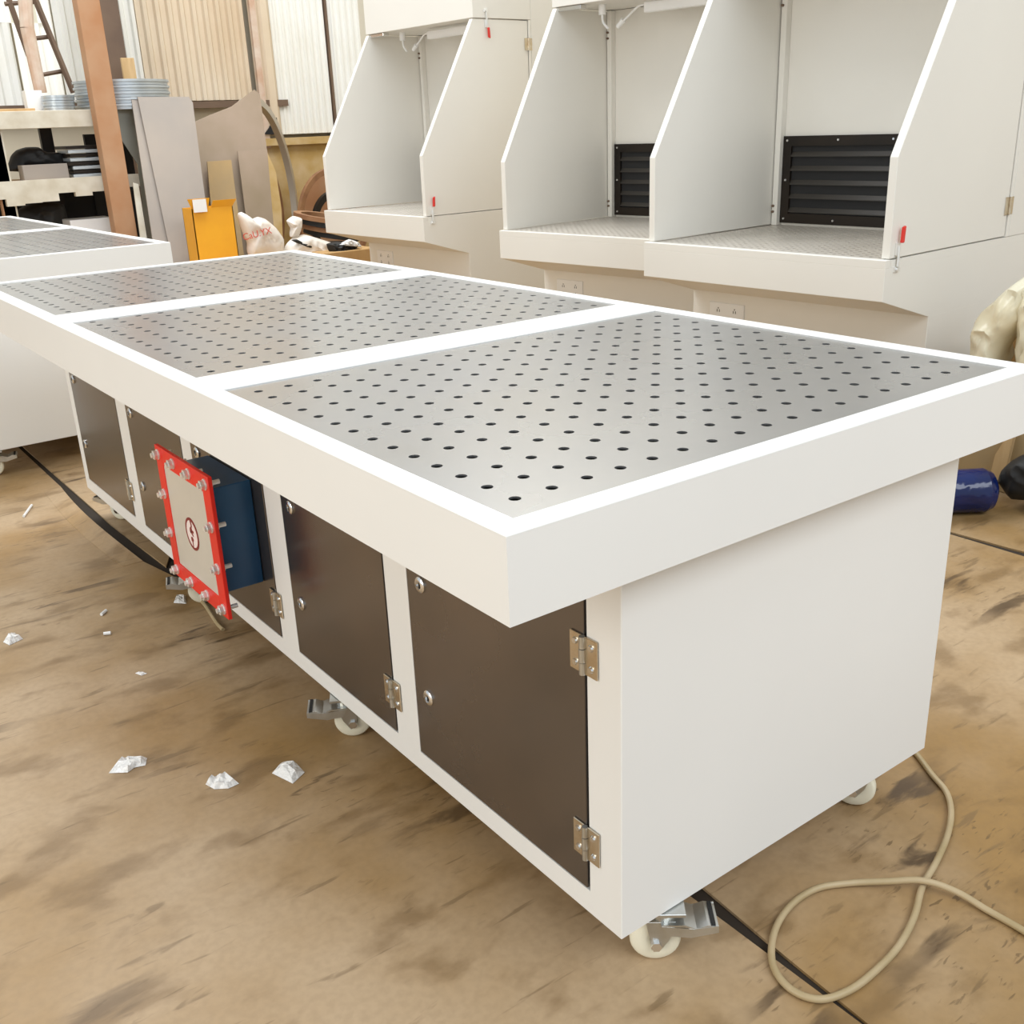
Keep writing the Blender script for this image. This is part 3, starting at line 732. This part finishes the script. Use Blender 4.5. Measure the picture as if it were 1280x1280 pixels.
lean('broad_tan_sheet', 'broad tan steel sheet with pointed top leaning behind the orange carton', 'metal sheet',
     [(244, 152), (262, 144), (290, 133), (318, 112), (325, 118), (334, 190), (352, 400), (262, 400)], 7.95, LEAN2)
lean('tan_board', 'narrow tan board standing against the broad tan sheet above the white bag', 'board',
     [(297, 189), (334, 187), (352, 400), (324, 400)], 7.88, LEAN2)
lean('wood_plank', 'ochre wood plank standing behind the orange carton', 'board',
     [(259, 202), (289, 200), (316, 400), (276, 400)], 7.86, OCHREB)
lean('rusty_rear_sheet', 'rust-stained sheet low against the far wall left of the rings', 'metal sheet',
     [(334, 190), (345, 215), (352, 262), (358, 400), (336, 400)], 8.75, OCHRE)
# hoops and rings
def hoopobj(name, label, px, py, Y, R, wdt, yaw, m, thick=0.02, lean_=0.0):
    c = at(px, py, Y)
    o = MB().ring((0, 0, 0), (0, 1, 0), [(R - wdt, -thick), (R, -thick), (R, thick), (R - wdt, thick)], 56).build(name, m, smooth=True)
    o.location = c; o.rotation_euler = (lean_, 0, yaw)
    return tag(o, label, 'ring', 'rings leaning by the far wall')
hoopobj('large_hoop', 'tall pale steel hoop arching above the white bag and rusty rings', 331, 264, 8.56, 1.00, 0.06, math.radians(48), HOOPM, 0.03)
hoopobj('rusty_ring', 'thin brown ring leaning at the foot of the pale hoop, left side', 316, 268, 8.98, 0.66, 0.06, math.radians(40), RINGM)
hoopobj('rusty_ring', 'brown ring right of the hoop, half hidden by the farthest booth', 418, 276, 8.7, 0.50, 0.05, math.radians(20), RINGM)
hoopobj('rusty_ring', 'inner black ring nested at the left side of the farthest booth', 420, 282, 8.55, 0.33, 0.06, math.radians(20), BLACKM)
hoopobj('rusty_disc', 'orange-brown rusty disc behind the rings beside the farthest booth', 420, 262, 8.9, 0.40, 0.39, math.radians(10), RUST)

# ------------------------------------------------------------------ pile behind the table
def carton(name, label, a, b, Ya, Yb, z0, z1, m, flaps=True):
    x0, x1 = a, b
    t = thing(name, label, 'carton', ((x0 + x1) / 2, (Ya + Yb) / 2, z0))
    off = Matrix.Translation((-(x0 + x1) / 2, -(Ya + Yb) / 2, -z0)); k = 0.006
    c = MB().box(x0, x1, Ya, Yb, z0, z0 + k).box(x0, x1, Ya, Ya + k, z0, z1).box(x0, x1, Yb - k, Yb, z0, z1).box(x0, x0 + k, Ya, Yb, z0, z1).box(x1 - k, x1, Ya, Yb, z0, z1)
    c.build('carton_body', m, t, mx=off)
    return t, off
YB = 6.74
a = at(246, 318, YB); b = at(300, 318, YB); zt = at(270, 250, YB).z
bench = MB().box(1.95, 3.12, 6.50, 6.96, 0.0, 0.40, 0.004)
tag(bench.build('carton_stack', CARD), 'low brown crate behind the big workbench carrying cartons and bags', 'crate')
tc, off = carton('orange_carton', 'orange open carton with white label standing behind the workbench', a.x + 0.01, b.x - 0.01, YB, YB + 0.20, 0.40, zt - 0.05, ORANGEBOX)
fl = MB().prism([(b.x - 0.01, YB, zt - 0.05), (b.x + 0.015, YB - 0.03, zt), ((a.x + b.x) / 2, YB - 0.03, zt), ((a.x + b.x) / 2 - 0.01, YB, zt - 0.05)], (0, 0.005, 0))
fl.build('carton_flap', ORANGEBOX, tc, mx=off)
MB().prism([(a.x + 0.01, YB, zt - 0.05), (a.x - 0.02, YB - 0.02, zt + 0.02), ((a.x + b.x) / 2 - 0.02, YB - 0.02, zt + 0.02), ((a.x + b.x) / 2 - 0.03, YB, zt - 0.05)], (0, 0.005, 0)).build('carton_flap', ORANGEBOX, tc, mx=off)
wl = MB().box(a.x + 0.015, a.x + 0.115, YB - 0.028, YB - 0.021, zt - 0.075, zt + 0.015).build('white_label', PLASTIC_W, tc, mx=off)

def bagobj(name, label, cat, pts, Y, depth, m, seed, wob=0.12):
    P = [at(x, y, Y) for x, y in pts]
    return tag(MB().pillow(P, (0, 1, 0), depth, seed=seed, wob=wob).build(name, m, smooth=True), label, cat)
bag1 = bagobj('plastic_bag', 'white plastic bag with red lettering beside the orange carton', 'bag',
    [(297, 268), (302, 265), (309, 270), (314, 274), (322, 271), (332, 274), (344, 284), (355, 300), (352, 322), (312, 322), (310, 306), (304, 292)], 6.74, 0.10, BAGW, 2)
def text3d(txt, size, loc, rot, m, parent, name):
    cu = bpy.data.curves.new(name, 'FONT'); cu.body = txt; cu.size = size; cu.extrude = 0.001; cu.align_x = 'CENTER'
    o = bpy.data.objects.new('tmp', cu); COL.objects.link(o)
    dg = bpy.context.evaluated_depsgraph_get(); me = bpy.data.meshes.new_from_object(o.evaluated_get(dg))
    bpy.data.objects.remove(o)
    me.transform(Matrix.Translation(loc) @ Euler(rot).to_matrix().to_4x4())
    me.materials.clear(); me.materials.append(m)
    r = bpy.data.objects.new(name, me); COL.objects.link(r); r.parent = parent
    return r
p = at(322, 296, 6.63)
text3d('CaU.YX', 0.07, (p.x, 6.622, p.z), (math.radians(90), math.radians(-8), 0), REDINK, bag1, 'lettering')
tb = thing('tied_bag', 'white knotted plastic bag right of the lettered bag', 'bag', (3.05, 6.74, 0.40))
to = Matrix.Translation((-3.05, -6.74, -0.40))
P = [at(x, y, 6.74) for x, y in ((357, 328), (356, 308), (366, 297), (380, 293), (398, 298), (422, 306), (438, 317), (430, 328))]
MB().pillow(P, (0, 1, 0), 0.10, seed=6).build('bag_body', BAGW, tb, True, to)
P = [at(x, y, 6.74) for x, y in ((358, 276), (366, 270), (377, 273), (377, 284), (372, 297), (363, 296), (364, 286))]
MB().pillow(P, (0, 1, 0), 0.045, seed=7).build('bag_knot', BAGW, tb, True, to)
for (px, py, hw, hh, s) in ((371, 302, 7, 2.0, 1), (383, 307, 7, 2.0, 2),):
    pts = [(px - hw, py - hh), (px, py - hh - 1), (px + hw, py + hh - 1), (px + hw - 1, py + hh + 1), (px, py + hh)]
    bagobj('black_patch', ['black mark on the knotted white bag, upper', 'black mark on the knotted white bag, lower'][s - 1], 'scrap', pts, 6.66, 0.012, BLACKR, s)
bagobj('black_plastic', 'black and white crumpled wrap in the cardboard tray under the farthest booth', 'wrapping',
    [(408, 305), (420, 302), (434, 304), (448, 306), (444, 312), (430, 318), (412, 315)], 6.55, 0.05, BLACKR, 9, 0.4)
bagobj('white_wrap', 'small white wrap beside the black crumpled wrap', 'wrapping',
    [(424, 306), (436, 299), (448, 303), (452, 309), (440, 308)], 6.50, 0.03, PLASTIC_W, 10, 0.4)
a = at(398, 322, 6.55); b = at(464, 322, 6.55)
tag(MB().box(a.x, b.x, 6.45, 6.70, 0.18, at(440, 313, 6.45).z, 0.004).build('cardboard_tray', CARD), 'flat cardboard carton beside the farthest booth, beyond the workbench edge', 'carton')
tag(MB().box(a.x - 0.05, b.x + 0.02, 6.42, 6.73, 0.0, 0.179, 0.004).build('lower_carton', CARD), 'brown carton standing under the flat cardboard carton', 'carton')
for k in range(4):
    c = at(405, 272 + k * 7, 7.12)
    o = MB().ring((0, 0, 0), (0, 0, 1), [(0.19, -0.018), (0.25, -0.018), (0.25, 0.018), (0.19, 0.018)], 32).build('black_coil', BLACKR if k % 2 else RINGM, smooth=True)
    o.location = (c.x + 0.03 * k, 7.12, c.z); o.rotation_euler = (0.10, 0.15, 0)
    tag(o, ['brown ring lying on top of the coil pile under the farthest booth', 'black coil second from the top of the pile by the farthest booth', 'brown ring third from the top of the coil pile', 'black coil at the bottom of the coil pile'][k], 'ring', 'coils piled by the farthest booth')
c = at(405, 300, 7.12)
tag(MB().cyl((c.x + 0.03, 7.12, 0.0), (c.x + 0.03, 7.12, c.z - 0.03), 0.2, n=24).build('coil_core', BLACKM), 'dark drum beneath the coil pile behind the knotted bag', 'drum')

# ------------------------------------------------------------------ right side: wrapped things behind the bench
P = [atx(x, y, 3.0) for x, y in ((1219, 482), (1218, 430), (1221, 408), (1230, 390), (1246, 374), (1262, 360), (1280, 346), (1292, 352), (1288, 395), (1264, 426), (1253, 450), (1250, 482))]
cb = thing('clear_bag', 'yellowish translucent plastic bag right of the nearest booth, at the frame edge', 'bag', (3.0, 1.0, 0.40))
bo = Matrix.Translation((-3.0, -1.0, -0.40))
MB().pillow(P, (1, 0, 0), 0.10, seed=11, wob=0.16).build('bag_lobe', BAGT, cb, True, bo)
P = [atx(x, y, 3.02) for x, y in ((1277, 482), (1276, 400), (1284, 352), (1310, 338), (1345, 360), (1355, 420), (1350, 482))]
MB().pillow(P, (1, 0, 0), 0.10, seed=12, wob=0.16).build('bag_lobe', BAGT, cb, True, bo)
tag(MB().box(3.16, 3.45, 0.62, 1.10, 0.0, 0.60, 0.004).build('tall_carton', CARD), 'taller tan carton behind the translucent bag at the right edge', 'carton')
tag(MB().box(2.90, 3.13, 0.55, 1.16, 0.0, 0.385, 0.004).build('tan_carton', OCHREB), 'low tan carton under the translucent bag at the right edge', 'carton')  # darker ochre than the card, deep shade put into its colour
P = [atx(x, y, 2.80) for x, y in ((1252, 600), (1256, 585), (1266, 575), (1285, 566), (1320, 570), (1330, 625), (1270, 624))]
tag(MB().pillow(P, (1, 0, 0), 0.08, seed=13).build('black_bag', BLACKR, smooth=True), 'black bag on the floor behind the blue roll at the right edge', 'bag')
P = [atx(x, y, 2.88) for x, y in ((1236, 600), (1244, 568), (1262, 540), (1268, 540), (1254, 600))]
tag(MB().prism(P, (0.02, 0, 0)).build('wood_strip', WOOD), 'tan wood strip leaning behind the blue roll under the bench edge', 'slat')
tag(MB().box(3.32, 3.7, 1.12, 1.36, 0, 0.30, 0.004).build('shade_box', BLACKM), 'dark box standing in for deep shade behind the tan carton at the right edge', 'crate')  # added dark box, its black paints the shade behind the roll
# blue roll
e0 = atz(1262, 648); d = Vector((0.80, -0.60, 0))
r = 0.078; c1 = e0 + Vector((0, 0, r)) + Vector((0.05, 0.06, 0)) - d * 0.03; c0 = c1 - d * 0.62
b_ = MB(); prof = []; q = 14
rows = [(0.0, 0.2), (0.01, 0.6), (0.03, 0.88), (0.07, 1.0), (0.3, 0.97), (0.5, 1.0), (0.8, 0.98), (0.93, 1.0), (0.97, 0.86), (0.99, 0.6), (1.0, 0.15)]
for (t0, s0), (t1, s1) in zip(rows, rows[1:]):
    b_.cyl(c0.lerp(c1, t0), c0.lerp(c1, t1), r * s0, r * s1, n=24, cap=False)
tag(b_.build('blue_roll', BLUEP, smooth=True), 'glossy dark blue plastic-wrapped roll on the floor behind the bench', 'roll')

# ------------------------------------------------------------------ floor cable and litter
cp = [(1128, 925), (1146, 943), (1165, 968), (1183, 990), (1189, 1015), (1184, 1045), (1170, 1078), (1153, 1108), (1143, 1145), (1125, 1180), (1100, 1208),
      (1065, 1236), (1025, 1249), (988, 1236), (966, 1205), (968, 1165), (988, 1132), (1020, 1111), (1060, 1104), (1110, 1105), (1153, 1108), (1195, 1118), (1235, 1138), (1282, 1165), (1330, 1200)]
pts = []
for i, (x, y) in enumerate(cp):
    p = atz(x, y, 0.007); z = 0.0068
    if 18 < i < 22: z = {19: 0.013, 20: 0.020, 21: 0.013}[i]
    pts.append((p.x, p.y, z))
tag(MB().tube(pts, 0.0062, 10, 6).build('power_cable', CABLE, smooth=True), 'tan cable looped on the floor at the lower right', 'cable')
cp = [(246, 745), (256, 756), (264, 768), (272, 780), (279, 787)]
tag(MB().tube([(atz(x, y, 0.006).x, atz(x, y, 0.006).y, 0.0062) for x, y in cp], 0.006, 8, 4).build('short_hose', CABLE, smooth=True), 'short pale hose end on the floor below the red flange', 'hose')

def scrap(label, pts, h, seed, name='plastic_scrap', m=SCRAP):
    rnd = random.Random(seed)
    P = [atz(x, y) for x, y in pts]; c = sum(P, Vector()) / len(P)
    b = bmesh.new(); n = len(P) * 2
    Q = []
    for i in range(len(P)): Q += [P[i], P[i].lerp(P[(i + 1) % len(P)], 0.5)]
    rows = []
    for k, t in enumerate((1.0, 0.7, 0.35)):
        rows.append([b.verts.new(Vector((c.x + (q_.x - c.x) * t, c.y + (q_.y - c.y) * t, 0.001 + (0 if k == 0 else h * rnd.uniform(0.2, 1.0))))) for q_ in Q])
    for k in range(2):
        for i in range(n): b.faces.new((rows[k][i], rows[k][(i + 1) % n], rows[k + 1][(i + 1) % n], rows[k + 1][i]))
    tp = b.verts.new((c.x, c.y, h))
    for i in range(n): b.faces.new((rows[2][i], rows[2][(i + 1) % n], tp))
    b.faces.new(rows[0])
    bmesh.ops.recalc_face_normals(b, faces=b.faces[:])
    mb = MB(); mb._add(b)
    return tag(mb.build(name, m), label, 'scrap', 'plastic scraps on the floor')
scrap('jagged clear plastic scrap on the floor, leftmost of the three below the workbench', [(136, 967), (150, 950), (160, 947), (184, 948), (182, 957), (168, 960), (160, 966)], 0.016, 1)
scrap('fan-shaped clear plastic scrap on the floor, middle of the three', [(257, 981), (266, 971), (284, 969), (299, 980), (286, 986), (268, 987)], 0.018, 2)
scrap('square crinkled clear plastic wrapper on the floor, nearest the workbench', [(340, 967), (350, 955), (370, 954), (381, 966), (366, 980)], 0.018, 3)
scrap('small white plastic scrap at the left frame edge', [(4, 803), (10, 793), (18, 791), (29, 799), (20, 803), (12, 807)], 0.016, 4)
scrap('small clear wrapper by the caster under the red flange', [(217, 754), (220, 746), (232, 745), (233, 755)], 0.010, 5)
def butt(label, a_, b_):
    p, q_ = atz(*a_), atz(*b_)
    p.z = q_.z = 0.0052
    return tag(MB().cyl(p, q_, 0.005, n=8).build('paper_stub', PLASTIC_W, smooth=True), label, 'scrap', 'white stubs on the floor')
butt('white paper stub lying on the floor at far left', (30, 647), (40, 633))
butt('tiny white stub on the floor, upper of two left of the red flange', (127, 770), (133, 765))
butt('tiny white stub on the floor, lower of two left of the red flange', (130, 794), (139, 793))
scrap('thin flat pale scrap left of the scuffed floor marks', [(169, 842), (176, 840), (184, 842), (177, 845)], 0.004, 8)
